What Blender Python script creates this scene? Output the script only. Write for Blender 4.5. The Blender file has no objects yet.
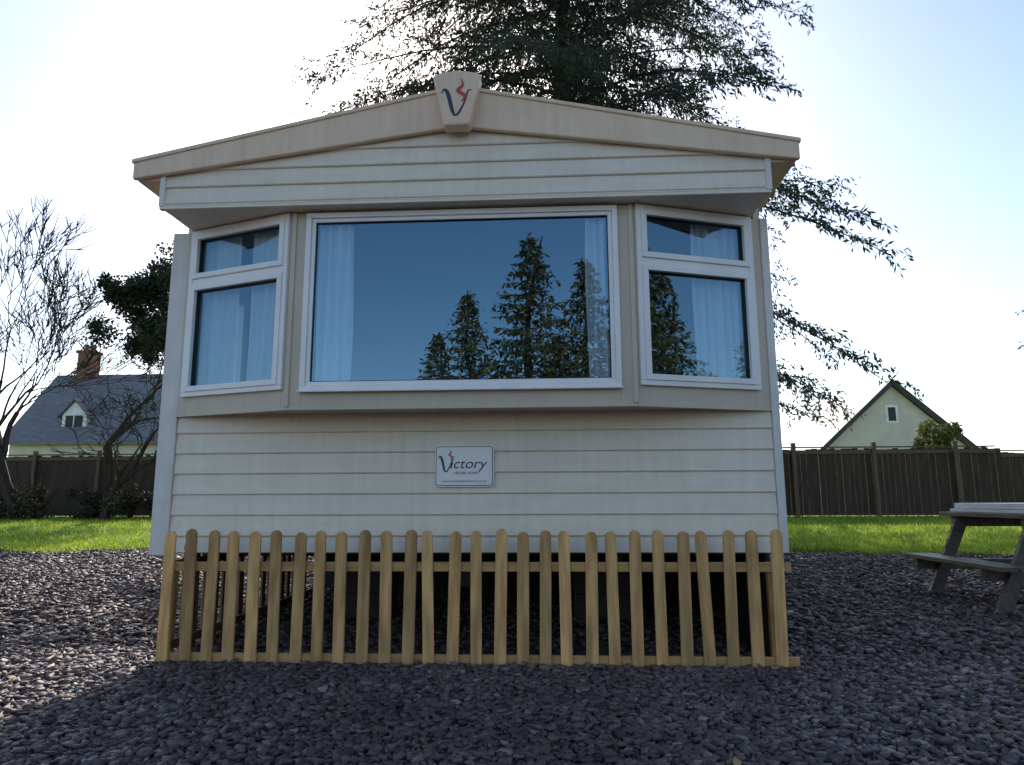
import bpy, bmesh, math, random
import numpy as np
from mathutils import Vector, Matrix
random.seed(7); rng=np.random.default_rng(7)
scene=bpy.context.scene; col=scene.collection
scene.view_settings.view_transform='Standard'
scene.view_settings.look='None'; scene.view_settings.exposure=0

# ------------------------------------------------------------ materials
def mat(name,c1,c2=None,scale=5.0,rough=.6,bump=0.0,stretch=(1,1,1),metal=0,obj_rand=0,island=0,detail=6,spec=.5,bscale=None,trans=0,streak=0):
    m=bpy.data.materials.new(name); m.use_nodes=True; nt=m.node_tree; N=nt.nodes; L=nt.links
    b=N['Principled BSDF']; b.inputs['Roughness'].default_value=rough; b.inputs['Metallic'].default_value=metal
    b.inputs['Specular IOR Level'].default_value=spec
    if c2 is None: c2=tuple(x*.82 for x in c1)
    tc=N.new('ShaderNodeTexCoord'); mp=N.new('ShaderNodeMapping'); mp.inputs['Scale'].default_value=stretch
    L.new(tc.outputs['Object'],mp.inputs['Vector'])
    src=mp.outputs['Vector']
    if obj_rand:
        oi=N.new('ShaderNodeObjectInfo'); va=N.new('ShaderNodeVectorMath'); va.operation='ADD'
        sc=N.new('ShaderNodeMath'); sc.operation='MULTIPLY'; sc.inputs[1].default_value=50
        L.new(oi.outputs['Random'],sc.inputs[0]); L.new(src,va.inputs[0]); L.new(sc.outputs[0],va.inputs[1]); src=va.outputs[0]
    nz=N.new('ShaderNodeTexNoise'); nz.inputs['Scale'].default_value=scale; nz.inputs['Detail'].default_value=detail
    L.new(src,nz.inputs['Vector'])
    cr=N.new('ShaderNodeValToRGB'); cr.color_ramp.elements[0].position=.35; cr.color_ramp.elements[1].position=.65
    cr.color_ramp.elements[0].color=(*c2,1); cr.color_ramp.elements[1].color=(*c1,1)
    L.new(nz.outputs['Fac'],cr.inputs['Fac']); out=cr.outputs['Color']
    if streak:
        m2=N.new('ShaderNodeMapping'); m2.inputs['Scale'].default_value=(9,9,.6); L.new(tc.outputs['Object'],m2.inputs['Vector'])
        n3=N.new('ShaderNodeTexNoise'); n3.inputs['Scale'].default_value=2.5; n3.inputs['Detail'].default_value=5; L.new(m2.outputs[0],n3.inputs['Vector'])
        r3=N.new('ShaderNodeMapRange'); r3.inputs['From Min'].default_value=.35; r3.inputs['From Max'].default_value=.7; r3.inputs['To Min'].default_value=1; r3.inputs['To Max'].default_value=1-streak
        L.new(n3.outputs['Fac'],r3.inputs[0]); h3=N.new('ShaderNodeHueSaturation'); L.new(r3.outputs[0],h3.inputs['Value']); L.new(out,h3.inputs['Color']); out=h3.outputs['Color']
    if obj_rand or island:
        hs=N.new('ShaderNodeHueSaturation')
        mr=N.new('ShaderNodeMapRange'); k=obj_rand or island
        mr.inputs['To Min'].default_value=1-k; mr.inputs['To Max'].default_value=1+k
        if obj_rand: L.new(oi.outputs['Random'],mr.inputs['Value'])
        else:
            gi=N.new('ShaderNodeNewGeometry'); L.new(gi.outputs['Random Per Island'],mr.inputs['Value'])
        L.new(mr.outputs[0],hs.inputs['Value']); L.new(out,hs.inputs['Color']); out=hs.outputs['Color']
    L.new(out,b.inputs['Base Color'])
    if bump:
        n2=N.new('ShaderNodeTexNoise'); n2.inputs['Scale'].default_value=bscale or scale*4; n2.inputs['Detail'].default_value=6
        L.new(src,n2.inputs['Vector'])
        bp=N.new('ShaderNodeBump'); bp.inputs['Strength'].default_value=bump; bp.inputs['Distance'].default_value=.02
        L.new(n2.outputs['Fac'],bp.inputs['Height']); L.new(bp.outputs[0],b.inputs['Normal'])
    if trans:
        tr=N.new('ShaderNodeBsdfTranslucent'); L.new(out,tr.inputs['Color'])
        mx=N.new('ShaderNodeMixShader'); mx.inputs[0].default_value=trans
        L.new(b.outputs[0],mx.inputs[1]); L.new(tr.outputs[0],mx.inputs[2])
        L.new(mx.outputs[0],N['Material Output'].inputs['Surface'])
    return m
M={}
M['siding']=mat('siding_cream',(.85,.745,.60),(.79,.69,.55),3,.42,.03,(1,1,6),streak=.08)
M['fascia']=mat('fascia_beige',(.86,.64,.44),(.80,.59,.40),4,.45,.05,streak=.10)
M['panel']=mat('bay_beige',(.64,.54,.42),(.59,.50,.385),3,.5,.02,streak=.06)
M['upvc']=mat('white_upvc',(.88,.85,.82),(.82,.795,.765),4,.3)
M['gasket']=mat('gasket',(.02,.02,.02),None,4,.6)
M['trim']=mat('white_trim',(.78,.74,.69),(.70,.665,.62),6,.4,streak=.12)
M['roofm']=mat('roof_sheet',(.55,.53,.5),None,2,.5)
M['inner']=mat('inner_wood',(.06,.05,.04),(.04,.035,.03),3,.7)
M['curtain']=mat('net_curtain',(.90,.91,.92),(.82,.84,.86),3,.8,trans=.3)
M['pine']=mat('treated_pine',(.74,.43,.165),(.42,.23,.085),7,.7,.25,(3.5,3.5,.45),obj_rand=.28)
M['railw']=mat('pine_rail',(.58,.34,.13),(.40,.225,.085),7,.7,.2,(.4,3,3))
M['shadepine']=mat('shaded_pine',(.26,.16,.07),(.15,.09,.045),7,.8,.25,(3.5,3.5,.45),obj_rand=.2)  # pine with the shade under the caravan put into its colour, for the return
M['steel']=mat('dark_steel',(.03,.03,.03),None,6,.6)
M['rubber']=mat('rubber',(.015,.015,.015),None,6,.8)
M['block']=mat('concrete_block',(.07,.065,.06),None,10,.9,.3)
M['sign']=mat('sign_white',(.88,.86,.84),(.84,.82,.80),3,.3)
M['ink']=mat('ink',(.035,.035,.06),None,3,.4)
M['red']=mat('flame_red',(.55,.05,.04),None,3,.4)
M['bark']=mat('bark',(.08,.06,.045),(.04,.03,.024),12,.9,.5,(1,1,.25))
M['bark2']=mat('bare_bark',(.07,.052,.040),(.04,.03,.023),12,.9,.4,(1,1,.3),spec=.2)
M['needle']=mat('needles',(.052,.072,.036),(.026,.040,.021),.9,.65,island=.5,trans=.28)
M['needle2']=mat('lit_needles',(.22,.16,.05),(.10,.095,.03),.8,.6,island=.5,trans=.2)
M['ivy']=mat('ivy_leaves',(.035,.05,.02),(.02,.03,.012),2,.6,island=.5,trans=.2)
M['shrub']=mat('shrub_leaves',(.14,.15,.03),(.07,.09,.02),2,.6,island=.5,trans=.3)
M['hedge']=mat('hedge_leaves',(.07,.06,.03),(.035,.04,.018),1,.7,island=.5,trans=.2)
M['leaf']=mat('dry_leaf',(.40,.24,.10),(.22,.12,.05),3,.7,island=.5)
M['grassb']=mat('grass_blade',(.38,.47,.05),(.24,.34,.035),.6,.6,island=.4,trans=.5)
M['fencew']=mat('fence_boards',(.075,.046,.028),(.042,.027,.018),3,.85,.4,(6,6,.6),detail=8)
M['postw']=mat('fence_posts',(.17,.11,.065),(.10,.068,.045),5,.8,.3,(5,5,.6))
M['tablew']=mat('weathered_table',(.11,.09,.068),(.055,.046,.037),6,.5,.3,(5,.8,5))
M['palew']=mat('pale_board',(.84,.84,.82),(.72,.72,.71),5,.4,.2)
M['render']=mat('house_render',(.66,.58,.48),(.56,.49,.41),1,.85,.1)
M['slate']=mat('roof_slate',(.19,.185,.195),(.12,.118,.128),2,.6,.3,(1,4,4))
M['brick']=mat('brick',(.24,.11,.075),(.16,.075,.05),4,.9,.3)
M['white']=mat('white_paint',(.8,.8,.78),None,3,.5)
def stone():
    m=mat('gravel_chips',(1,1,1),(.75,.74,.76),40,.62,.2); nt=m.node_tree; N=nt.nodes; L=nt.links; b=N['Principled BSDF']
    old=b.inputs['Base Color'].links[0].from_socket
    gi=N.new('ShaderNodeNewGeometry'); cr=N.new('ShaderNodeValToRGB'); cr.color_ramp.interpolation='LINEAR'; e=cr.color_ramp.elements
    e[0].color=(.055,.040,.040,1); e[1].color=(.38,.30,.25,1)
    for p,c in ((.2,(.14,.100,.097)),(.4,(.19,.125,.108)),(.55,(.10,.077,.08)),(.7,(.23,.145,.11)),(.85,(.18,.137,.13)),(.95,(.22,.175,.16))):
        q=e.new(p); q.color=(*c,1)
    L.new(gi.outputs['Random Per Island'],cr.inputs[0])
    mu=N.new('ShaderNodeMix'); mu.data_type='RGBA'; mu.blend_type='MULTIPLY'; mu.inputs[0].default_value=1
    L.new(cr.outputs[0],mu.inputs[6]); L.new(old,mu.inputs[7])
    tc=N.new('ShaderNodeTexCoord'); n=N.new('ShaderNodeTexNoise'); n.inputs['Scale'].default_value=1.1; n.inputs['Detail'].default_value=5; L.new(tc.outputs['Object'],n.inputs['Vector'])
    mr=N.new('ShaderNodeMapRange'); mr.inputs['From Min'].default_value=.35; mr.inputs['From Max'].default_value=.65; mr.inputs['To Min'].default_value=.62; mr.inputs['To Max'].default_value=1.15
    L.new(n.outputs['Fac'],mr.inputs[0]); hs=N.new('ShaderNodeHueSaturation'); L.new(mr.outputs[0],hs.inputs['Value']); L.new(mu.outputs[2],hs.inputs['Color'])
    L.new(hs.outputs[0],b.inputs['Base Color']); return m
M['stone']=stone()
def glass(name,refl,tint):
    m=bpy.data.materials.new(name); m.use_nodes=True; nt=m.node_tree; N=nt.nodes; L=nt.links
    N.remove(N['Principled BSDF'])
    t=N.new('ShaderNodeBsdfTransparent'); t.inputs[0].default_value=(*tint,1)
    g=N.new('ShaderNodeBsdfGlossy'); g.inputs['Roughness'].default_value=.004; g.inputs['Color'].default_value=(.46,.78,1,1)
    lw=N.new('ShaderNodeLayerWeight'); lw.inputs[0].default_value=.5
    pw=N.new('ShaderNodeMath'); pw.operation='POWER'; pw.inputs[1].default_value=4; L.new(lw.outputs['Facing'],pw.inputs[0])
    ad=N.new('ShaderNodeMath'); ad.operation='MULTIPLY_ADD'; ad.inputs[1].default_value=.7; ad.inputs[2].default_value=refl; L.new(pw.outputs[0],ad.inputs[0]); ad.use_clamp=True
    tc=N.new('ShaderNodeTexCoord'); nz=N.new('ShaderNodeTexNoise'); nz.inputs['Scale'].default_value=1.6; nz.inputs['Detail'].default_value=1
    L.new(tc.outputs['Object'],nz.inputs['Vector']); bp=N.new('ShaderNodeBump'); bp.inputs['Strength'].default_value=.05; bp.inputs['Distance'].default_value=.02
    L.new(nz.outputs['Fac'],bp.inputs['Height']); L.new(bp.outputs[0],g.inputs['Normal'])
    mx=N.new('ShaderNodeMixShader'); L.new(ad.outputs[0],mx.inputs[0]); L.new(t.outputs[0],mx.inputs[1]); L.new(g.outputs[0],mx.inputs[2])
    L.new(mx.outputs[0],N['Material Output'].inputs['Surface']); return m
M['glass']=glass('window_glass',.19,(.74,.83,.88))
def gravel():
    m=bpy.data.materials.new('gravel'); m.use_nodes=True; nt=m.node_tree; N=nt.nodes; L=nt.links; b=N['Principled BSDF']
    tc=N.new('ShaderNodeTexCoord')
    v=N.new('ShaderNodeTexVoronoi'); v.inputs['Scale'].default_value=34; v.inputs['Randomness'].default_value=1
    L.new(tc.outputs['Object'],v.inputs['Vector'])
    sp=N.new('ShaderNodeSeparateColor'); L.new(v.outputs['Color'],sp.inputs[0])
    cr=N.new('ShaderNodeValToRGB'); e=cr.color_ramp.elements; e[0].color=(.035,.027,.026,1); e[1].color=(.19,.14,.12,1)
    e2=cr.color_ramp.elements.new(.5); e2.color=(.10,.073,.07,1); L.new(sp.outputs[0],cr.inputs[0])
    n=N.new('ShaderNodeTexNoise'); n.inputs['Scale'].default_value=.8; n.inputs['Detail'].default_value=5; L.new(tc.outputs['Object'],n.inputs['Vector'])
    mr=N.new('ShaderNodeMapRange'); mr.inputs['From Min'].default_value=.3; mr.inputs['From Max'].default_value=.7; mr.inputs['To Min'].default_value=.65; mr.inputs['To Max'].default_value=1.2
    L.new(n.outputs['Fac'],mr.inputs[0])
    mu=N.new('ShaderNodeMix'); mu.data_type='RGBA'; mu.blend_type='MULTIPLY'; mu.inputs[0].default_value=1
    L.new(cr.outputs[0],mu.inputs[6]); L.new(mr.outputs[0],mu.inputs[7]); L.new(mu.outputs[2],b.inputs['Base Color'])
    b.inputs['Roughness'].default_value=.85
    bp=N.new('ShaderNodeBump'); bp.inputs['Strength'].default_value=.9; bp.inputs['Distance'].default_value=.03; bp.invert=True
    L.new(v.outputs['Distance'],bp.inputs['Height']); L.new(bp.outputs[0],b.inputs['Normal']); return m
M['gravel']=gravel()
M['lawn']=mat('lawn_soil_grass',(.28,.37,.045),(.18,.26,.035),2,.9,.5,bscale=60)

# ------------------------------------------------------------ mesh helpers
class B:
    def __init__(s): s.v=[]; s.f=[]; s.m=[]
    def add(s,vs,fs,mi=0):
        o=len(s.v); s.v+= [tuple(v) for v in vs]; s.f+=[tuple(i+o for i in f) for f in fs]; s.m+=[mi]*len(fs)
    def box(s,x0,x1,y0,y1,z0,z1,mi=0,T=None):
        vs=[(x,y,z) for z in (z0,z1) for y in (y0,y1) for x in (x0,x1)]
        if T: vs=[T(*v) for v in vs]
        s.add(vs,[(0,2,3,1),(4,5,7,6),(0,1,5,4),(2,6,7,3),(0,4,6,2),(1,3,7,5)],mi)
    def prism(s,poly,y0,y1,mi=0,T=None):
        n=len(poly); vs=[(x,y0,z) for x,z in poly]+[(x,y1,z) for x,z in poly]
        if T: vs=[T(*v) for v in vs]
        s.add(vs,[tuple(range(n)),tuple(range(2*n-1,n-1,-1))]+[(i,i+n,(i+1)%n+n,(i+1)%n) for i in range(n)],mi)
    def tube(s,pts,rad,k=5,mi=0):
        n=len(pts); o=len(s.v); up=Vector((.3,.2,.9))
        for i,p in enumerate(pts):
            d=(Vector(pts[min(i+1,n-1)])-Vector(pts[max(i-1,0)])).normalized()
            a=d.cross(up)
            if a.length<.1: a=d.cross(Vector((1,0,0)))
            a.normalize(); b=d.cross(a)
            for j in range(k):
                t=2*math.pi*j/k; q=Vector(p)+(a*math.cos(t)+b*math.sin(t))*rad[i]; s.v.append(tuple(q))
        for i in range(n-1):
            for j in range(k):
                s.f.append((o+i*k+j,o+i*k+(j+1)%k,o+(i+1)*k+(j+1)%k,o+(i+1)*k+j)); s.m.append(mi)
        s.f.append(tuple(o+(n-1)*k+j for j in range(k))); s.m.append(mi)
    def mesh(s,name,mats,smooth=False,fix=True):
        me=bpy.data.meshes.new(name); me.from_pydata(s.v,[],s.f)
        for m in mats: me.materials.append(m)
        me.polygons.foreach_set('material_index',s.m)
        if fix:
            bm=bmesh.new(); bm.from_mesh(me); bmesh.ops.recalc_face_normals(bm,faces=bm.faces); bm.to_mesh(me); bm.free()
        if smooth: me.polygons.foreach_set('use_smooth',[True]*len(me.polygons))
        me.update(); return me
    def obj(s,name,mats,parent=None,bevel=0,smooth=False,fix=True):
        o=bpy.data.objects.new(name,s.mesh(name,mats,smooth,fix)); col.objects.link(o)
        if parent: o.parent=parent
        if bevel:
            md=o.modifiers.new('Bevel','BEVEL'); md.width=bevel; md.segments=2; md.limit_method='ANGLE'
        return o
def empty(name,loc,label,cat,group=None):
    e=bpy.data.objects.new(name,None); e.location=loc; col.objects.link(e); e['label']=label; e['category']=cat
    if group: e['group']=group
    e.empty_display_size=.3; return e
def top(o,label,cat,group=None):
    o['label']=label; o['category']=cat
    if group: o['group']=group
def arr_mesh(name,V,F,m,smooth=False):
    me=bpy.data.meshes.new(name); nv=len(V); nf,k=F.shape
    me.vertices.add(nv); me.vertices.foreach_set('co',V.astype(np.float32).ravel())
    me.loops.add(nf*k); me.loops.foreach_set('vertex_index',F.astype(np.int32).ravel())
    me.polygons.add(nf); me.polygons.foreach_set('loop_start',np.arange(0,nf*k,k,dtype=np.int32))
    me.materials.append(m); me.update(calc_edges=True); me.validate(); return me

def gz(x,y):
    return np.where(y<0,0,np.where(y<14,.033*y,.462)) if isinstance(y,np.ndarray) else (0 if y<0 else min(.033*y,.462))

# ------------------------------------------------------------ world & sun
az=math.radians(-9); el=math.radians(29)
S=Vector((math.sin(az)*math.cos(el),math.cos(az)*math.cos(el),math.sin(el)))
w=bpy.data.worlds.new('World'); scene.world=w; w.use_nodes=True
nt=w.node_tree; bg=nt.nodes['Background']; sk=nt.nodes.new('ShaderNodeTexSky'); sk.sky_type='NISHITA'
sk.sun_disc=False; sk.sun_elevation=el; sk.sun_rotation=az; sk.air_density=.9; sk.dust_density=.9; sk.ozone_density=.8
nt.links.new(sk.outputs[0],bg.inputs[0]); bg.inputs[1].default_value=.245
ld=bpy.data.lights.new('sun','SUN'); ld.energy=5; ld.angle=math.radians(.5); ld.color=(1,.93,.82)
lo=bpy.data.objects.new('sun',ld); lo.rotation_euler=(-S).to_track_quat('-Z','Y').to_euler(); lo.location=(0,0,30); col.objects.link(lo)

# ------------------------------------------------------------ camera
f=700;t,yw,r=[math.radians(a) for a in (9.51,3.25,-.23)]
cy,sy=math.cos(yw),math.sin(yw)
F=Vector((-sy*math.cos(t),cy*math.cos(t),math.sin(t))); R0=Vector((cy,sy,0)); U0=R0.cross(F)
R=R0*math.cos(r)+U0*math.sin(r); U=-R0*math.sin(r)+U0*math.cos(r)
cd=bpy.data.cameras.new('camera'); cam=bpy.data.objects.new('camera',cd); col.objects.link(cam)
cam.matrix_world=Matrix(((R.x,U.x,-F.x,.53),(R.y,U.y,-F.y,-4.25),(R.z,U.z,-F.z,.91),(0,0,0,1)))
cd.sensor_width=36; cd.lens=f/1024*36; cd.clip_end=2000; cd.clip_start=.05; scene.camera=cam

# ------------------------------------------------------------ ground
ys=np.array([-400,-100,-30,-10,-5,0,3,6,9,12,14,20,40,100,400.]); xs=np.array([-400,-100,-30,-10,0,10,30,100,400.])
V=np.array([(x,y,float(gz(x,y))) for y in ys for x in xs]); nx=len(xs)
Fq=np.array([(j*nx+i,j*nx+i+1,(j+1)*nx+i+1,(j+1)*nx+i) for j in range(len(ys)-1) for i in range(nx-1)])
g=bpy.data.objects.new('ground',arr_mesh('ground',V,Fq,M['gravel'])); col.objects.link(g); g['kind']='structure'
def edge(x):
    return 6.0+ .25*math.sin(x*1.1)+.12*math.sin(x*3.3+1)+.06*math.sin(x*9)-(max(0,x-4)*.38 if x>4 else 0)-(.0 if x>-5 else .05*(-5-x))
lx=np.concatenate([np.array([-400,-100,-30]),np.linspace(-16,16,130),np.array([30,100,400.])])
rows=[]
for x in lx:
    e0=edge(max(-14,min(9,x)))
    rows.append([(x,yy,float(gz(x,yy))+.006) for yy in (e0,max(e0+.5,7),10,14,25,60,400)])
V=np.array([p for rr in rows for p in rr]); k=7
Fq=np.array([(i*k+j,(i+1)*k+j,(i+1)*k+j+1,i*k+j+1) for i in range(len(lx)-1) for j in range(k-1)])
lw=bpy.data.objects.new('lawn',arr_mesh('lawn',V,Fq,M['lawn'])); col.objects.link(lw); lw['kind']='structure'

def chips(n,x0,x1,y0,y1,s0,s1):
    x=rng.uniform(x0,x1,n); y=rng.uniform(y0,y1,n)
    return x,y,s0+(s1-s0)*rng.uniform(0,1,n)**2
parts=[chips(72000,-2.9,3.4,-2.4,.1,.008,.030),chips(24000,-6.5,-1.5,.0,6,.014,.038),chips(24000,1.4,7.5,.0,5.6,.014,.038),chips(6000,-9,-4,2,6.2,.02,.042),chips(2500,-1.6,1.6,.2,2,.02,.035),chips(4000,-4.5,5,-5,-2.4,.02,.035)]
X=np.concatenate([p[0] for p in parts]);Y=np.concatenate([p[1] for p in parts]);Sz=np.concatenate([p[2] for p in parts]); n=len(X)
base=np.array([(-1,-1,-1),(1,-1,-1),(1,1,-1),(-1,1,-1),(-1,-1,1),(1,-1,1),(1,1,1),(-1,1,1)],float)*.5
Vc=base[None]*rng.uniform(.55,1.25,(n,8,1))+rng.normal(0,.13,(n,8,3))
Vc*=np.stack([rng.uniform(.8,1.5,n),rng.uniform(.55,1,n),rng.uniform(.25,.65,n)],-1)[:,None]
ph=rng.uniform(0,6.28,n); c_,s_=np.cos(ph),np.sin(ph)
tx=rng.normal(0,.42,n); ct,st=np.cos(tx),np.sin(tx)
Vy=Vc[...,1]*ct[:,None]-Vc[...,2]*st[:,None]; Vz=Vc[...,1]*st[:,None]+Vc[...,2]*ct[:,None]; Vc[...,1]=Vy; Vc[...,2]=Vz
Vx=Vc[...,0]*c_[:,None]-Vc[...,1]*s_[:,None]; Vy=Vc[...,0]*s_[:,None]+Vc[...,1]*c_[:,None]; Vc[...,0]=Vx; Vc[...,1]=Vy
Vc*=Sz[:,None,None]*1.25
Vc+=np.stack([X,Y,gz(X,Y)+Sz*rng.uniform(.05,.7,n)],-1)[:,None]
fb=np.array([(0,3,2,1),(4,5,6,7),(0,1,5,4),(1,2,6,5),(2,3,7,6),(3,0,4,7)])
Fc=(fb[None]+np.arange(n)[:,None,None]*8).reshape(-1,4)
go=bpy.data.objects.new('gravel',arr_mesh('gravel',Vc.reshape(-1,3),Fc,M['stone'])); col.objects.link(go); go['kind']='stuff'; go['label']='purple grey slate chippings covering the yard'; go['category']='gravel'
n=230; x=rng.uniform(-5,5.5,n); y=rng.uniform(-2.3,5.5,n); ok=~((np.abs(x)<2)&(y>-.3)); x=x[ok];y=y[ok];n=len(x)
a=rng.uniform(0,6.28,n); L_=rng.uniform(.018,.05,n); wd=L_*rng.uniform(.18,.5,n); zz=gz(x,y)+rng.uniform(.022,.034,n)
d=np.stack([np.cos(a),np.sin(a),rng.normal(0,.25,n)],-1); s2=np.stack([-np.sin(a),np.cos(a),rng.normal(0,.3,n)],-1); p0=np.stack([x,y,zz],-1)
Vl=np.stack([p0-d*L_[:,None],p0+s2*wd[:,None],p0+d*L_[:,None],p0-s2*wd[:,None]],1).reshape(-1,3)
lf=bpy.data.objects.new('leaf_litter',arr_mesh('leaf_litter',Vl,np.arange(n*4).reshape(-1,4),M['leaf'])); col.objects.link(lf); lf['kind']='stuff'; lf['label']='scattered dry tan leaves lying on the gravel'; lf['category']='leaves'

def blades(n,x0,x1,y1):
    x=rng.uniform(x0,x1,n); e=np.array([edge(a) for a in x]); y=e+(y1-e)*rng.uniform(0,1,n)**1.6-.12*rng.uniform(0,1,n)**3
    h=rng.uniform(.03,.09,n); a=rng.uniform(0,6.28,n); wv=rng.uniform(.006,.014,n)
    b=np.stack([x,y,gz(x,y)],-1); d=np.stack([np.cos(a),np.sin(a),np.zeros(n)],-1)
    lean=np.stack([rng.normal(0,.4,n),rng.normal(0,.4,n),np.ones(n)],-1)*h[:,None]
    return np.stack([b-d*wv[:,None],b+d*wv[:,None],b+lean],1)
T=np.concatenate([blades(45000,3,12,14),blades(35000,-14,-4.5,15)])
gr=bpy.data.objects.new('grass',arr_mesh('grass',T.reshape(-1,3),np.arange(len(T)*3).reshape(-1,3),M['grassb'])); col.objects.link(gr); gr['kind']='stuff'; gr['label']='short green lawn grass beyond the gravel'; gr['category']='grass'

# ------------------------------------------------------------ CARAVAN
cv=empty('caravan',(0,0,0),'cream static caravan with bay windows standing on a gravel yard','caravan')
W=1.86; LY=9.0
b=B()
def boards(b,z0,z1,step,y,xfun,depth=.014):
    z=z1
    while z>z0+.005:
        zb=max(z-step,z0)
        pr=[(y+.0,z),(y-depth*.85,zb+.012),(y-depth,zb+.006),(y-depth*.7,zb),(y,zb)]
        vs=[]
        for i,(yy,zz) in enumerate(pr):
            q0,q1=xfun(zz); vs+= [(q0,yy,zz),(q1,yy,zz)]
        b.add(vs,[(2*i,2*i+1,2*i+3,2*i+2) for i in range(4)])
        z=zb
boards(b,.60,1.45,.1255,0,lambda z:(-W+.05,W-.02))
b.obj('front_wall',[M['siding']],cv,fix=False)
b=B()
b.box(-W,W,.004,.04,.60,1.60)
b.box(-W,W,LY-.04,LY,.6,2.8)
b.box(-W,-W+.04,.04,.50,.6,2.8); b.box(-W,-W+.04,.50,.86,.6,1.5); b.box(-W,-W+.04,.50,.86,2.42,2.8); b.box(-W,-W+.04,.86,LY-.04,.6,2.8)
b.box(W-.04,W,.04,LY-.04,.6,2.8)
b.obj('wall',[M['siding']],cv)
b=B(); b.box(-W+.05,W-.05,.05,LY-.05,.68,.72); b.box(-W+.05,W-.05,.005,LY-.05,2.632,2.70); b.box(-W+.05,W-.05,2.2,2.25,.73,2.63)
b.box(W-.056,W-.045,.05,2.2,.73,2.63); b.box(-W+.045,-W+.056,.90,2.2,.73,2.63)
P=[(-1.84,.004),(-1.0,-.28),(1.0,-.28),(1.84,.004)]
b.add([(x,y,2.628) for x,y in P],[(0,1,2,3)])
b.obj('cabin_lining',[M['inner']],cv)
b=B(); b.box(-1.925,-1.812,-.022,.05,.585,2.64); b.obj('corner_trim',[M['trim']],cv,.006)
b=B(); b.box(1.842,1.89,-.022,.05,.60,2.64); b.obj('corner_trim',[M['trim']],cv,.006)
b=B(); apex=3.31
def gx(z): 
    w_=min(1.775,max(.02,(apex-z)/.208)); return (-w_,w_)
boards(b,2.65,3.2,.107,-.40,gx)
b.obj('gable',[M['siding']],cv,fix=False)
b=B()
b.prism([(-1.785,2.64),(1.785,2.64),(1.785,2.86),(0,3.25),(-1.785,2.86)],-.396,.0)
b.obj('gable_box',[M['siding']],cv)
b=B(); b.box(-1.80,1.80,-.418,-.385,2.632,2.650); b.obj('gable_drip_strip',[M['siding']],cv,.004)
for s in (-1,1):
    b=B(); b.box(min(s*1.772,s*1.805),max(s*1.772,s*1.805),-.420,-.30,2.6505,2.85); b.obj('gable_corner_trim',[M['trim']],cv,.004)
b=B()
for s in (-1,1): b.prism([(0,3.25),(s*1.95,2.845),(s*1.95,2.905),(0,3.31)],-.42,LY+.1)
b.obj('roof',[M['roofm']],cv)
b=B()
for s in (-1,1): b.prism([(s*1.80,2.82),(s*1.95,2.82),(s*1.95,2.84),(s*1.80,2.87)],-.41,LY+.08)
b.obj('eave',[M['fascia']],cv)
b=B()
topl=lambda x:3.340-.208*abs(x); botl=lambda x:3.085-.137*abs(x)
for s in (-1,1):
    n=14
    xs_=[s*1.962*i/n for i in range(n+1)]
    b.prism([(x,topl(x)) for x in xs_]+[(x,botl(x)) for x in reversed(xs_)],-.45,-.415)
b.obj('fascia',[M['fascia']],cv,.008)
b=B()
for s in (-1,1):
    b.prism([(s*.10,topl(.10)+.010),(s*1.970,topl(1.97)+.010),(s*1.970,topl(1.97)-.016),(s*.10,topl(.10)-.016)],-.460,-.40)
b.obj('fascia_cap',[M['fascia']],cv,.006)
b=B(); b.prism([(-.072,3.045),(.078,3.045),(.145,3.365),(.08,3.385),(.0,3.395),(-.08,3.385),(-.140,3.365)],-.535,-.44)
eb=b.obj('emblem_block',[M['fascia']],cv,.014)
def ribbon(b,pts,wid,y,n=10,mi=0):
    P=[Vector((p[0],0,p[1])) for p in pts]; P=[P[0]*2-P[1]]+P+[P[-1]*2-P[-2]]; out=[];ww=[]
    for i in range(1,len(P)-2):
        for j in range(n):
            u=j/n; a,b_,c,d=P[i-1:i+3]
            out.append(.5*((2*b_)+(c-a)*u+(2*a-5*b_+4*c-d)*u*u+(3*b_-a-3*c+d)*u**3)); ww.append(wid[i-1]*(1-u)+wid[i]*u)
    out.append(P[-2]); ww.append(wid[-1]); vs=[]
    for i,p in enumerate(out):
        tt=(out[min(i+1,len(out)-1)]-out[max(i-1,0)]).normalized(); nn=Vector((-tt.z,0,tt.x))
        q=p+nn*ww[i]/2; s_=p-nn*ww[i]/2; vs+=[(q.x,y,q.z),(s_.x,y,s_.z)]
    b.add(vs,[(2*i,2*i+1,2*i+3,2*i+2) for i in range(len(out)-1)],mi)
def emblem(b,cx,cz,s,y):
    ribbon(b,[(cx-.55*s,cz+.32*s),(cx-.42*s,cz+.50*s),(cx-.28*s,cz+.30*s),(cx-.12*s,cz-.35*s),(cx-.02*s,cz-.62*s)],[.02*s,.10*s,.16*s,.15*s,.06*s],y)
    ribbon(b,[(cx-.06*s,cz-.60*s),(cx+.12*s,cz-.52*s),(cx+.36*s,cz-.05*s),(cx+.50*s,cz+.42*s),(cx+.66*s,cz+.44*s)],[.05*s,.09*s,.07*s,.06*s,.02*s],y)
def flame(b,cx,cz,s,y):
    ribbon(b,[(cx+.05*s,cz-.6*s),(cx+.22*s,cz-.25*s),(cx-.12*s,cz+.05*s),(cx+.12*s,cz+.35*s),(cx+.02*s,cz+.75*s)],[.02*s,.18*s,.20*s,.14*s,.01*s],y)
b=B(); emblem(b,-.005,3.195,.15,-.5365); b.obj('lettering',[M['ink']],eb,fix=False)
b=B(); flame(b,.025,3.255,.115,-.5375); b.obj('emblem_flame',[M['red']],eb,fix=False)

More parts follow.
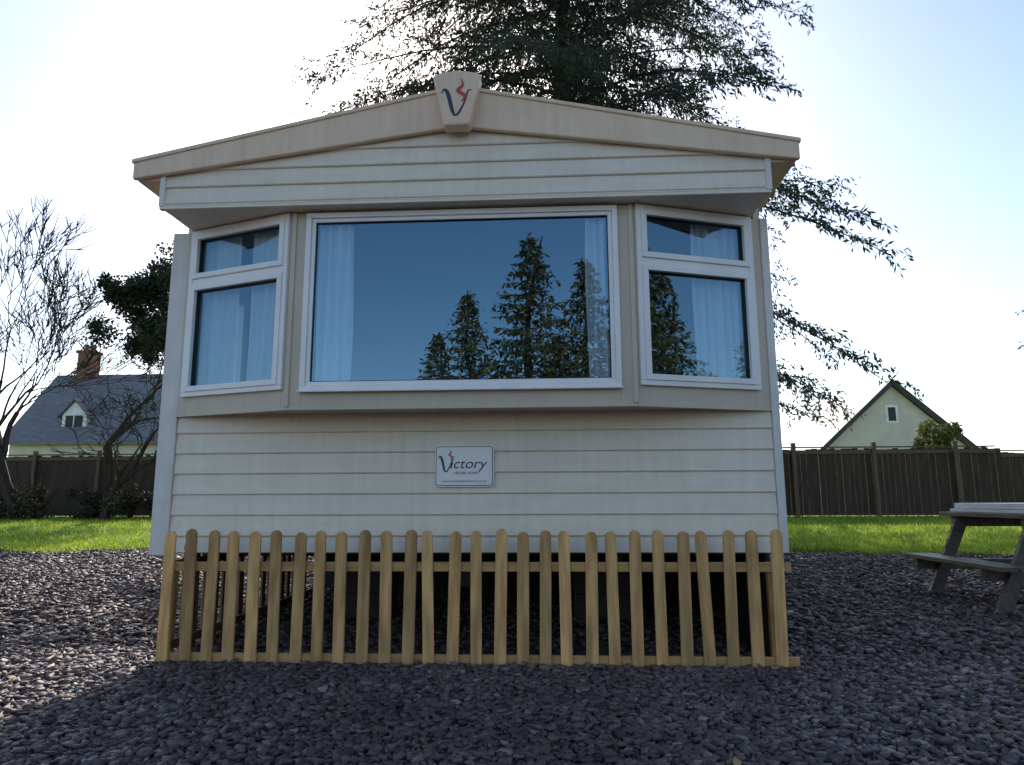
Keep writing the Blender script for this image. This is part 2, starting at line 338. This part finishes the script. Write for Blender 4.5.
A0=Vector((1.01,-.30)); B0=Vector((1.862,-.005)); dr=(B0-A0).normalized(); LP=(B0-A0).length; nr=Vector((dr.y,-dr.x))
def side(sgn):
    def T(u,n,z):
        p=A0+dr*u-nr*n; return (sgn*p.x,p.y,z)
    return T
Id=lambda x,y,z:(x,y-.30,z)
zb,zt=1.432,2.632
bb=B()
bb.box(-1.01,-.925,0,.05,zb,zt,T=Id); bb.box(.925,1.01,0,.05,zb,zt,T=Id); bb.box(-.925,.925,0,.05,zb,1.54,T=Id); bb.box(-.925,.925,0,.05,2.618,zt,T=Id)
for s in (-1,1):
    T=side(s); u0,u1=.04,LP-.12
    bb.box(0,u0,0.001,.05,zb,zt,T=T); bb.box(u1,LP,0.001,.05,zb,zt,T=T); bb.box(u0,u1,0.001,.05,zb,1.56,T=T); bb.box(u0,u1,0.001,.05,2.625,zt,T=T)
bb.obj('bay',[M['panel']],cv,.003)
b=B(); P=[(-1.86,-.0),(-1.02,-.285),(1.02,-.285),(1.86,-.0)]
b.add([(x,y,zb+.01) for x,y in P]+[(x,y,zb+.04) for x,y in P],[(0,1,2,3),(7,6,5,4),(0,4,5,1),(1,5,6,2),(2,6,7,3),(3,7,4,0)])
b.obj('bay_floor',[M['panel']],cv)
b=B(); b.box(-1.015,1.015,-.006,.0,zb-.004,zb+.012,T=Id)
for s in (-1,1): b.box(.006,LP,-.005,.0,zb-.004,zb+.012,T=side(s))
b.obj('bay_drip_strip',[M['panel']],cv)
for s in (-1,1):
    b=B(); b.prism([(s*.995,zb+.014),(s*1.022,zb+.014),(s*1.022,zt),(s*.995,zt)],-.312,-.285)
    b.obj('bay_corner_trim',[M['panel']],cv,.003)

def bars(b,T,x0,x1,z0,z1,wd,y0,y1,mi=0):
    b.box(x0,x1,y0,y1,z0,z0+wd,mi,T); b.box(x0,x1,y0,y1,z1-wd,z1,mi,T)
    b.box(x0,x0+wd,y0,y1,z0+wd,z1-wd,mi,T); b.box(x1-wd,x1,y0,y1,z0+wd,z1-wd,mi,T)
def pane(T,x0,x1,z0,z1,y,parent,name='pane'):
    b=B(); b.add([T(x0,y,z0),T(x1,y,z0),T(x1,y,z1),T(x0,y,z1)],[(0,1,2,3)]); return b.obj(name,[M['glass']],parent,fix=False)
def curtain(T,x0,x1,z0,z1,y,parent,amp=.022,per=.055):
    b=B(); n=int((x1-x0)/.006)+2; rows=14; vs=[]
    ph=random.random()*6
    for k in range(rows+1):
        z=z0+(z1-z0)*k/rows
        for i in range(n):
            x=x0+(x1-x0)*i/(n-1); a=amp*(1.1-.35*k/rows)
            vs.append(T(x+.006*math.sin(z*5+i*.3),y+a*math.sin(2*math.pi*x/per+ph+.8*math.sin(x*31+ph)+.25*math.sin(z*3)),z))
    b.add(vs,[(k*n+i,k*n+i+1,(k+1)*n+i+1,(k+1)*n+i) for k in range(rows) for i in range(n-1)])
    return b.obj('curtain',[M['curtain']],parent,smooth=True,fix=False)
b=B(); bars(b,Id,-.93,.93,1.535,2.622,.032,-.028,.04); bars(b,Id,-.898,.898,1.567,2.59,.024,-.014,.04); bars(b,Id,-.874,.874,1.591,2.566,.005,-.006,.03,1)
b.box(-.935,.935,-.045,-.02,1.527,1.540,T=Id)
wn=b.obj('window',[M['upvc'],M['gasket']],cv,.003)
pane(Id,-.869,.869,1.596,2.561,.006,wn)
curtain(Id,-.865,-.65,1.56,2.6,.055,wn); curtain(Id,.745,.865,1.56,2.6,.055,wn)
def sidewin(s):
    T=side(s); u0,u1=.025,LP-.095
    b=B(); bars(b,T,u0,u1,1.548,2.640-.008,.030,-.026,.04); b.box(u0+.03,u1-.03,-.022,.04,2.262,2.306,0,T)
    bars(b,T,u0+.03,u1-.03,1.578,2.262,.034,-.034,.02); bars(b,T,u0+.03,u1-.03,2.306,2.602,.034,-.034,.02)
    bars(b,T,u0+.064,u1-.064,1.612,2.228,.005,-.012,.03,1); bars(b,T,u0+.064,u1-.064,2.340,2.568,.005,-.012,.03,1)
    wn=b.obj('window',[M['upvc'],M['gasket']],cv,.003)
    pane(T,u0+.069,u1-.069,1.617,2.223,.004,wn); pane(T,u0+.069,u1-.069,2.345,2.563,.004,wn)
    return T,wn,u0,u1
T,wn,u0,u1=sidewin(-1)
curtain(T,.09,.37,1.57,2.6,.075,wn,.012,.06); curtain(T,.48,.81,1.57,2.6,.075,wn,.012,.07)
T,wn,u0,u1=sidewin(1)
curtain(T,.43,.81,1.57,2.6,.075,wn,.02,.06)
TL=lambda x,y,z:(-W+y,x,z)
b=B(); bars(b,TL,.50,.86,1.5,2.42,.03,-.01,.045); sw=b.obj('window',[M['upvc']],cv); pane(TL,.53,.83,1.53,2.39,.01,sw)
def rrect(x0,x1,z0,z1,r,n=5):
    out=[]
    for cx_,cz_,a0 in ((x1-r,z1-r,0),(x0+r,z1-r,90),(x0+r,z0+r,180),(x1-r,z0+r,270)):
        for i in range(n+1):
            a=math.radians(a0+90*i/n); out.append((cx_+r*math.cos(a),cz_+r*math.sin(a)))
    return out
b=B(); b.prism(rrect(-.178,.178,.988,1.236,.02),-.030,-.012,0)
b.prism(rrect(-.172,.172,.994,1.230,.017),-.0312,-.030,1); b.prism(rrect(-.168,.168,.998,1.226,.015),-.0324,-.0312,0)
sg=b.obj('sign_plate',[M['sign'],M['ink']],cv)
sg['label']='white rounded name plate with dark lettering and red flame'
def text(s,size,x,z,y,m,parent,shear=0,w=None,name='lettering',bold=0):
    c=bpy.data.curves.new('t','FONT'); c.body=s; c.size=size; c.shear=shear; c.align_x='LEFT'; c.offset=bold
    o=bpy.data.objects.new('t',c); col.objects.link(o); bpy.context.view_layer.update()
    me=bpy.data.meshes.new_from_object(o.evaluated_get(bpy.context.evaluated_depsgraph_get())); bpy.data.objects.remove(o)
    vs=np.array([v.co for v in me.vertices]); wd=vs[:,0].max()-vs[:,0].min(); k=(w/wd) if w else 1; x_=vs[:,0].min()
    for v in me.vertices: v.co=Vector((x+(v.co.x-x_)*k,y,z+v.co.y))
    me.materials.clear(); me.materials.append(m); o=bpy.data.objects.new(name,me); col.objects.link(o); o.parent=parent; return o
b=B(); emblem(b,-.112,1.128,.085,-.0338); b.obj('lettering',[M['ink']],sg,fix=False)
text('ictory',.085,-.085,1.098,-.0338,M['ink'],sg,.25,.225)
b=B(); flame(b,-.085,1.178,.048,-.0339); b.obj('sign_flame',[M['red']],sg,fix=False)
text('LEISURE HOMES',.022,-.06,1.063,-.0338,M['ink'],sg,0,.15)
text('www.victoryleisurehomes.co.uk',.018,-.135,1.016,-.0338,M['ink'],sg,0,.27)
b=B()
for x in (-.9,.9): b.box(x-.04,x+.04,.1,LY-.2,.48,.665)
for y in (.3,2.3,4.3,6.3,8.3): b.box(-1.75,1.75,y,y+.06,.56,.665)
b.tube([(-1.3,4.9,.33),(1.3,4.9,.33)],[.04,.04],8)
b.prism([(-.05,.42),(.05,.42),(.05,.50),(-.05,.50)],-.10,1.2)
b.obj('chassis',[M['steel']],cv)
b=B(); b.box(-1.78,1.78,2.6,2.62,.03,.62); b.box(1.76,1.78,.0,2.6,.02,.60); b.obj('shade_panels',[M['rubber']],cv)  # added dark panels that close off light and keep the underside dark
for x in (-1.25,1.25):
    y=4.9
    b=B(); n=20; pr=[(.20,-.09),(.31,-.10),(.33,-.06),(.33,.06),(.31,.10),(.20,.09)]
    vs=[(x+q,y+rr*math.cos(2*math.pi*i/n),.40+rr*math.sin(2*math.pi*i/n)) for i in range(n) for rr,q in pr]
    b.add(vs,[(i*6+j,i*6+(j+1)%6,((i+1)%n)*6+(j+1)%6,((i+1)%n)*6+j) for i in range(n) for j in range(6)])
    b.tube([(x-.06,y,.40),(x+.06,y,.40)],[.20,.20],16,1)
    b.obj('wheel',[M['rubber'],M['steel']],cv)
for x in (-.9,.9):
    y=1.2; b=B()
    for k in range(2): b.box(x-.22,x+.22,y-.11,y+.11,k*.19+gz(0,y),k*.19+.185+gz(0,y))
    b.box(x-.1,x+.1,y-.1,y+.1,.375+gz(0,y),.478); b.obj('support_block',[M['block']],cv,.008)

# ------------------------------------------------------------ PICKET FENCE
pf=empty('picket_fence',(0,-.2,0),'low round-topped wooden picket fence around the caravan base','fence')
def picket_mesh(h,w_,mt,th=.018):
    b=B(); pts=[(-w_/2,0),(w_/2,0),(w_/2,h-w_/2)]+[(w_/2*math.cos(math.radians(a)),h-w_/2+w_/2*math.sin(math.radians(a))) for a in range(20,180,20)]+[(-w_/2,h-w_/2)]
    b.prism(pts,-th/2,th/2); return b.mesh('picket',[mt])
pm=[picket_mesh(.735,w_,M['pine']) for w_ in (.064,.066,.063,.067)]
pm2=[picket_mesh(.66,w_,M['shadepine']) for w_ in (.064,.066)]
def picket(x,y,rot=0,sc=1,z=.005,ms=pm):
    o=bpy.data.objects.new('picket',random.choice(ms)); col.objects.link(o); o.parent=pf
    o.location=(x,y+.2,z); o.rotation_euler=(random.gauss(0,.006),random.gauss(0,.010),rot+random.gauss(0,.02)); o.scale=(1,1,sc)
    md=o.modifiers.new('Bevel','BEVEL'); md.width=.003; md.segments=1; md.limit_method='ANGLE'; md.angle_limit=1
for i in range(28):
    picket(-1.695+i*.1278+random.gauss(0,.004),-.2,0,1+random.gauss(0,.007),.0+random.uniform(-.003,.010))
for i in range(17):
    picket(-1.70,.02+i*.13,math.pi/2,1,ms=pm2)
b=B(); b.box(-1.715,1.855,.012,.035,.012,.062); b.obj('rail',[M['railw']],pf,.003)
b=B(); b.box(-1.715,1.84,.012,.035,.510,.562); b.obj('rail',[M['railw']],pf,.003)
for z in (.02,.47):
    b=B(); b.box(-1.692,-1.668,.04,2.45,z+.05,z+.10); b.obj('rail',[M['shadepine']],pf)
for x in (-1.695,1.74):
    b=B(); b.box(x-.022,x+.022,.037,.085,0,.56); b.obj('post',[M['railw']],pf,.003)

# ------------------------------------------------------------ PICNIC TABLE
pt=empty('picnic_table',(4.45,1.85,.05),'weathered wooden A-frame picnic table with attached benches on gravel','picnic table')
zt_=.70
b=B()
for i in range(5): b.box(-.36+i*.146,-.36+i*.146+.136,-.72,.70,zt_,zt_+.035)
b.obj('tabletop',[M['tablew']],pt,.004)
for s in (-1,1):
    b=B()
    for i in range(2): 
        x=s*(.46+i*.125); b.box(min(x,x+s*.115),max(x,x+s*.115),-.72,.70,.33,.365)
    b.obj('bench',[M['tablew']],pt,.004)
for y in (-.48,.48):
    for s in (-1,1):
        b=B(); b.prism([(s*.22,zt_-.005),(s*.33,zt_-.005),(s*.66,-.03),(s*.55,-.03)],y-.022,y+.022); b.obj('leg',[M['tablew']],pt,.004)
    b=B(); b.box(-.69,.69,y+.024,y+.064,.24,.328); b.obj('cross_beam',[M['tablew']],pt,.004)
    b=B(); b.box(-.34,.34,y+.024,y+.064,zt_-.09,zt_-.002); b.obj('cross_beam',[M['tablew']],pt,.004)
b=B(); b.box(-.28,.34,-.5,.66,.0,.028); b.box(-.26,.34,-.45,.62,.032,.078)
pb=b.obj('board_stack',[M['palew']],None,.004); pb.location=(4.47,1.88,.05+zt_+.037); top(pb,'pale boards lying on top of the picnic table','board')

# ------------------------------------------------------------ FENCES
def board_fence(x0,x1,y,h,label):
    e=empty('board_fence',((x0+x1)/2,y,gz(0,y)),label,'fence'); cx_=(x0+x1)/2
    b=B(); x=x0
    while x<x1:
        wd=random.uniform(.13,.15); hh=h-.06+random.uniform(-.03,.02); b.box(x-cx_,x-cx_+wd,-.01+random.uniform(-.009,.009),.012,.03,hh); x+=wd+.006
    b.obj('boards',[M['fencew']],e)
    b=B(); b.box(x0-cx_,x1-cx_,-.05,-.020,h-.19,h-.10); b.obj('rail',[M['postw']],e)
    b=B(); b.box(x0-cx_,x1-cx_,-.05,.03,h-.035,h-.005); b.obj('capping_rail',[M['postw']],e)
    x=x0+.15
    while x<x1:
        b=B(); b.box(x-cx_-.05,x-cx_+.05,-.14,-.052,0,h+.09); b.obj('post',[M['postw']],e); x+=1.98
board_fence(4.5,11.6,14,1.75,'dark brown close-boarded garden fence behind the lawn')
board_fence(11.7,22,15,1.7,'darker board fence continuing past the garden corner')
board_fence(-19,-7,16,1.85,'dark wooden board fence behind bare garden shrubs')

# ------------------------------------------------------------ HOUSES
h=empty('house',(21.6,40,.46),'cream rendered house with steep dark roof and gable window','house')
b=B(); b.prism([(-4.1,-.1),(4.1,-.1),(4.1,3.6),(0,7.35),(-4.1,3.6)],0,10); b.obj('wall',[M['render']],h)
b=B()
for s in (-1,1): b.prism([(0,7.45),(s*4.7,3.2),(s*4.7,3.45),(0,7.75)],-.35,10.3)
b.obj('roof',[M['slate']],h)
b=B(); b.prism([(0,7.38),(-4.7,3.12),(-4.7,3.42),(0,7.70),(4.7,3.42),(4.7,3.12)],-.40,-.352); b.obj('barge_board',[M['steel']],h)
b=B(); b.box(-.48,.28,-.04,.05,5.0,6.15,0); bars(b,lambda x,y,z:(x,y,z),-.40,.20,5.08,6.07,.07,-.06,-.038,0); b.box(-.33,.13,-.045,-.0405,5.15,6.0,1)
b.obj('window',[M['white'],M['gasket']],h)
for x in (-2.6,1.6):
    b=B(); b.box(x,x+1.3,-.04,.05,.9,2.1,0); b.box(x+.08,x+.61,-.045,-.0405,.98,2.02,1); b.box(x+.69,x+1.22,-.045,-.0405,.98,2.02,1); b.obj('window',[M['white'],M['gasket']],h)
h=empty('house',(-27,38,.46),'cottage with grey slate roof, white dormer and brick chimney','house')
b=B(); b.box(-6.6,9,0,8,-.1,4.4); TY=lambda x,y,z:(y,x,z)
for xx in (-6.6,8.9): b.prism([(0,4.4),(8,4.4),(4,9.0)],xx,xx+.1,T=TY)
b.obj('wall',[M['render']],h)
b=B(); b.prism([(-.5,4.15),(4,9.15),(8.5,4.15),(8.5,3.95),(4,8.92),(-.5,3.95)],-6.9,9.3,T=TY); b.obj('roof',[M['slate']],h)
b=B(); b.box(-5.2,-4.2,3.5,4.5,8.0,10.6); b.box(-5.3,-4.1,3.4,4.6,10.6,10.8); b.tube([(-4.95,4,10.8),(-4.95,4,11.3)],[.16,.13],8); b.tube([(-4.45,4,10.8),(-4.45,4,11.3)],[.16,.13],8); b.obj('chimney',[M['brick']],h)
b=B(); b.prism([(-3.6,4.8),(-2.0,4.8),(-2.0,5.9),(-2.8,6.8),(-3.6,5.9)],.4,3.5,0); b.box(-3.35,-2.25,.36,.399,5.0,5.85,1); b.box(-2.83,-2.77,.34,.358,5.0,5.85,0)
dm=b.obj('dormer',[M['white'],M['gasket']],h)
b=B()
for s in (-1,1): b.prism([(-2.8,7.0),(-2.8+s*1.05,5.78),(-2.8+s*1.05,5.68),(-2.8,6.86)],.2,3.4)
b.obj('dormer_roof',[M['slate']],h)
for x in (-5,-1,3.5,6):
    b=B(); b.box(x,x+1.2,-.04,.03,1.0,2.4,0); b.box(x+.08,x+1.12,-.05,-.041,1.08,2.32,1); b.obj('window',[M['white'],M['gasket']],h)

# ------------------------------------------------------------ TREES
def quads(bases,dirs,lens,wids):
    n=len(bases); rnd=rng.normal(size=(n,3)); sd=np.cross(dirs,rnd); sd/=np.linalg.norm(sd,axis=1,keepdims=True)+1e-9
    mid=bases+dirs*(lens*.45)[:,None]
    V=np.stack([bases,mid+sd*wids[:,None],bases+dirs*lens[:,None],mid-sd*wids[:,None]],1)
    return V.reshape(-1,3), np.arange(n*4).reshape(-1,4)
def conifer(name,H,Rf,nb,seed,z0,mneedle,twn=18,spd=.05,sl=(.09,.2),trunk_r=.25,droop=.35,sw=.013,twl=.3,up0=.15,hang=.35):
    rr=random.Random(seed); wood=B()
    wood.tube([(rr.gauss(0,.03)*i,rr.gauss(0,.03)*i,H*i/8-.1*(i==0)) for i in range(9)],[trunk_r*(1-i/8*.95)+.01 for i in range(9)],9)
    bs=[];ds=[]
    for k in range(nb):
        z=z0+(H*.985-z0)*((k+rr.random())/nb)**.95; L=Rf(z)*rr.uniform(.66,1.06); a=k*2.399+rr.uniform(-.4,.4)
        o=Vector((math.cos(a),math.sin(a),0)); sd=Vector((-o.y,o.x,0)); dp=droop*rr.uniform(.5,1.4); up=up0+.25*(z/H)
        bend=rr.uniform(-.12,.12)
        def P(t): return Vector((0,0,z))+o*(L*t)+sd*(L*bend*t*t)+Vector((0,0,L*(up*t-dp*t*t*1.3+.10*max(0,t-.75))))
        n=7; wood.tube([P(i/n) for i in range(n+1)],[(.010+.008*L)*(1-i/n*.9) for i in range(n+1)],4)
        nt_=max(4,int(twn*min(1.3,L/4+.3)))
        for i in range(nt_):
            t=.12+.88*(i+rr.random())/nt_; p=P(t); s=1 if i%2 else -1
            tl=L*twl*(1.15-t*.70)*rr.uniform(.4,1.2)
            d=(o*rr.uniform(.35,.9)+sd*s*rr.uniform(.4,1)+Vector((0,0,rr.uniform(-.5,.15)))).normalized()
            q=p+d*tl*.5; d2=(d+Vector((0,0,-.5))).normalized(); e=q+d2*tl*.5
            wood.tube([p,q,e],[.008,.005,.002],3)
            m=max(4,int(tl/spd)); tt=(np.arange(m)+rng.uniform(0,1,m))/m
            pp=np.where(tt[:,None]<.5,np.array(p)+np.array(q-p)*(tt*2)[:,None],np.array(q)+np.array(e-q)*(tt*2-1)[:,None])
            pp=pp+rng.normal(0,.04,(m,3))
            dd=np.array(d2)[None]*.6+rng.normal(0,.55,(m,3))+np.array([0,0,-hang])
            bs.append(pp); ds.append(dd)
    bs=np.concatenate(bs); ds=np.concatenate(ds); ds/=np.linalg.norm(ds,axis=1,keepdims=True)
    n=len(bs); V,F_=quads(bs,ds,rng.uniform(sl[0],sl[1],n),rng.uniform(.6,1.4,n)*sw)
    return wood.mesh('trunk',[M['bark']],fix=False),arr_mesh('crown',V,F_,mneedle),n
def place(name,meshes,loc,label,cat,group=None,rot=0,sc=1):
    e=empty(name,loc,label,cat,group); e.rotation_euler=(0,0,rot); e.scale=(sc,sc,sc) if not isinstance(sc,tuple) else sc
    for nm,me in meshes:
        o=bpy.data.objects.new(nm,me); col.objects.link(o); o.parent=e
    return e
def Rbig(z): return float(np.interp(z,[0,4,8,10,13,16,25],[6.6,7.1,7.0,6.6,6.5,6.0,.3]))
tw,cr,n=conifer('big',25,Rbig,250,3,3.2,M['needle'],twn=34,spd=.026,sl=(.07,.20),trunk_r=.34,droop=.42,sw=.0205,twl=.25,hang=.4)
place('conifer_tree',[('trunk',tw),('crown',cr)],(.9,13,.4),'tall spreading conifer with drooping dark branches behind the caravan','tree')
tw,cr,n=conifer('edge',8,lambda z:1.9*max(.1,1-z/9.5),80,11,1.8,M['needle'],twn=12,spd=.03,sl=(.08,.2),trunk_r=.12,droop=.5,sw=.022)
place('conifer_tree',[('trunk',tw),('crown',cr)],(12.4,12,.4),'slim dark conifer with hanging branches beside the lawn','tree')
kinds=[]
for sd_ in (21,22,23):
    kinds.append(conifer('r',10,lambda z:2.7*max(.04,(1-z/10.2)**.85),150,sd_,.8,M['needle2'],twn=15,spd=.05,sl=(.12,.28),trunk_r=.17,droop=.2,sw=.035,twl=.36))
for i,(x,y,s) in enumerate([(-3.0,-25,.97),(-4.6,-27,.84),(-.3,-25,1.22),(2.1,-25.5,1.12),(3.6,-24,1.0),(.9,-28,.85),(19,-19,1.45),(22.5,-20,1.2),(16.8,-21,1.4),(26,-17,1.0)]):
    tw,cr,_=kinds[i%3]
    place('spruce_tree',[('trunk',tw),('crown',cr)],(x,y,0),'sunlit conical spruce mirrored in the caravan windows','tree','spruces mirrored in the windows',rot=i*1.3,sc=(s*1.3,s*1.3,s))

def bare(H,seed,depth=6,r0=.16,lean=(0,0),spread=.55,gn=.18,first=.2,shr=(.66,.9),rmin=.009):
    rr=random.Random(seed); b=B(); tips=[]
    def br(p,d,L,r,k):
        pts=[p]; rad=[r]; n=4 if k>2 else 3
        for i in range(n):
            d=(d+Vector((rr.gauss(0,gn),rr.gauss(0,gn),rr.gauss(.04,gn*.6)))).normalized(); p=p+d*L/n; pts.append(p); rad.append(r*(1-.4*(i+1)/n))
        b.tube(pts,rad,6 if k>3 else 3)
        if k<=1: tips.append(p)
        if k==0: return
        for c in range(rr.choice((2,3,3)) if k>1 else 3):
            i=rr.randint(2,n) if c else n
            a=Vector((rr.gauss(0,1),rr.gauss(0,1),rr.gauss(.25,.6))).normalized()
            br(pts[i],(d+a*spread*rr.uniform(.7,1.5)).normalized(),L*rr.uniform(*shr),max(rmin,rad[i]*rr.uniform(.55,.78)),k-1)
    br(Vector((0,0,-.1)),Vector((lean[0],lean[1],1)).normalized(),H*first,r0,depth)
    return b.mesh('trunk',[M['bark2']],fix=False),tips
tm,_=bare(11.0,5,7,.19,(.06,0),.5,.13,rmin=.013)
place('bare_tree',[('trunk',tm)],(-13.4,13.5,.42),'leafless tree with fine bare branches by the garden fence','tree')
def clumps(centers,n,sz,rad,m,up=.2):
    C=np.array(centers); idx=rng.integers(0,len(C),n); d=rng.normal(size=(n,3)); d/=np.linalg.norm(d,axis=1,keepdims=True)
    p=C[idx]+d*(rng.uniform(0,1,n)**.5)[:,None]*np.array(rad)[idx][:,None]
    dd=rng.normal(size=(n,3))+[0,0,up]; dd/=np.linalg.norm(dd,axis=1,keepdims=True)
    V,F_=quads(p,dd,rng.uniform(.6,1.3,n)*sz,rng.uniform(.3,.5,n)*sz); return arr_mesh('crown',V,F_,m)
tm,tips=bare(9.0,14,6,.17,(.0,0),.75,.25,first=.24,rmin=.012)
zs=sorted(p.z for p in tips); cut=zs[int(len(zs)*.40)]
tp=[tuple(p) for p in tips if p.z>cut and p.x>-1.4]
random.shuffle(tp); tp=tp[:280]
cr=clumps(tp,32000,.10,[random.uniform(.15,.45) for _ in tp],M['ivy'])
place('ivy_clad_tree',[('trunk',tm),('crown',cr)],(-11.5,14,.5),'twisted tree with a dark ivy-clad crown by the fence','tree')
tm,tips=bare(7.4,31,6,.13,(-.1,0),.75,.28,rmin=.011)
place('bare_tree',[('trunk',tm)],(-10.7,13.0,.42),'low twisted leafless tree in front of the fence','tree')
for i,(x,y,s) in enumerate([(-15.6,13.6,.95),(-14.2,13.8,.8),(-12.9,13.5,.9),(-11.6,13.8,.75),(-10.4,13.6,.85),(-9.2,13.9,.7)]):
    cc=[(random.gauss(0,.45)*s,random.gauss(0,.3)*s,random.uniform(.1,.85)*s) for _ in range(14)]
    cr=clumps(cc,2600,.075,[random.uniform(.18,.36)*s for _ in cc],M['hedge'])
    tb=B()
    for k in range(46):
        a=random.uniform(0,6.28); q=random.uniform(.2,.8)*s; tb.tube([(0,0,0),(q*.5*math.cos(a),q*.5*math.sin(a),.6*s),(q*math.cos(a),q*math.sin(a),random.uniform(.9,1.7)*s)],[.014,.010,.004],3)
    place('garden_shrub',[('stems',tb.mesh('stems',[M['bark2']],fix=False)),('foliage',cr)],(x,y,.44),'low brownish twiggy shrub against the board fence','shrub','shrubs along the fence')
cc=[(random.gauss(0,.5),random.gauss(0,.5),random.uniform(1.2,3.7)) for _ in range(26)]
cr=clumps(cc,9000,.16,[random.uniform(.35,.6) for _ in cc],M['shrub']); tm,_=bare(3.5,3,3,.1)
place('garden_tree',[('trunk',tm),('crown',cr)],(18.6,30,.46),'round yellow-green evergreen bush in front of the house','tree')
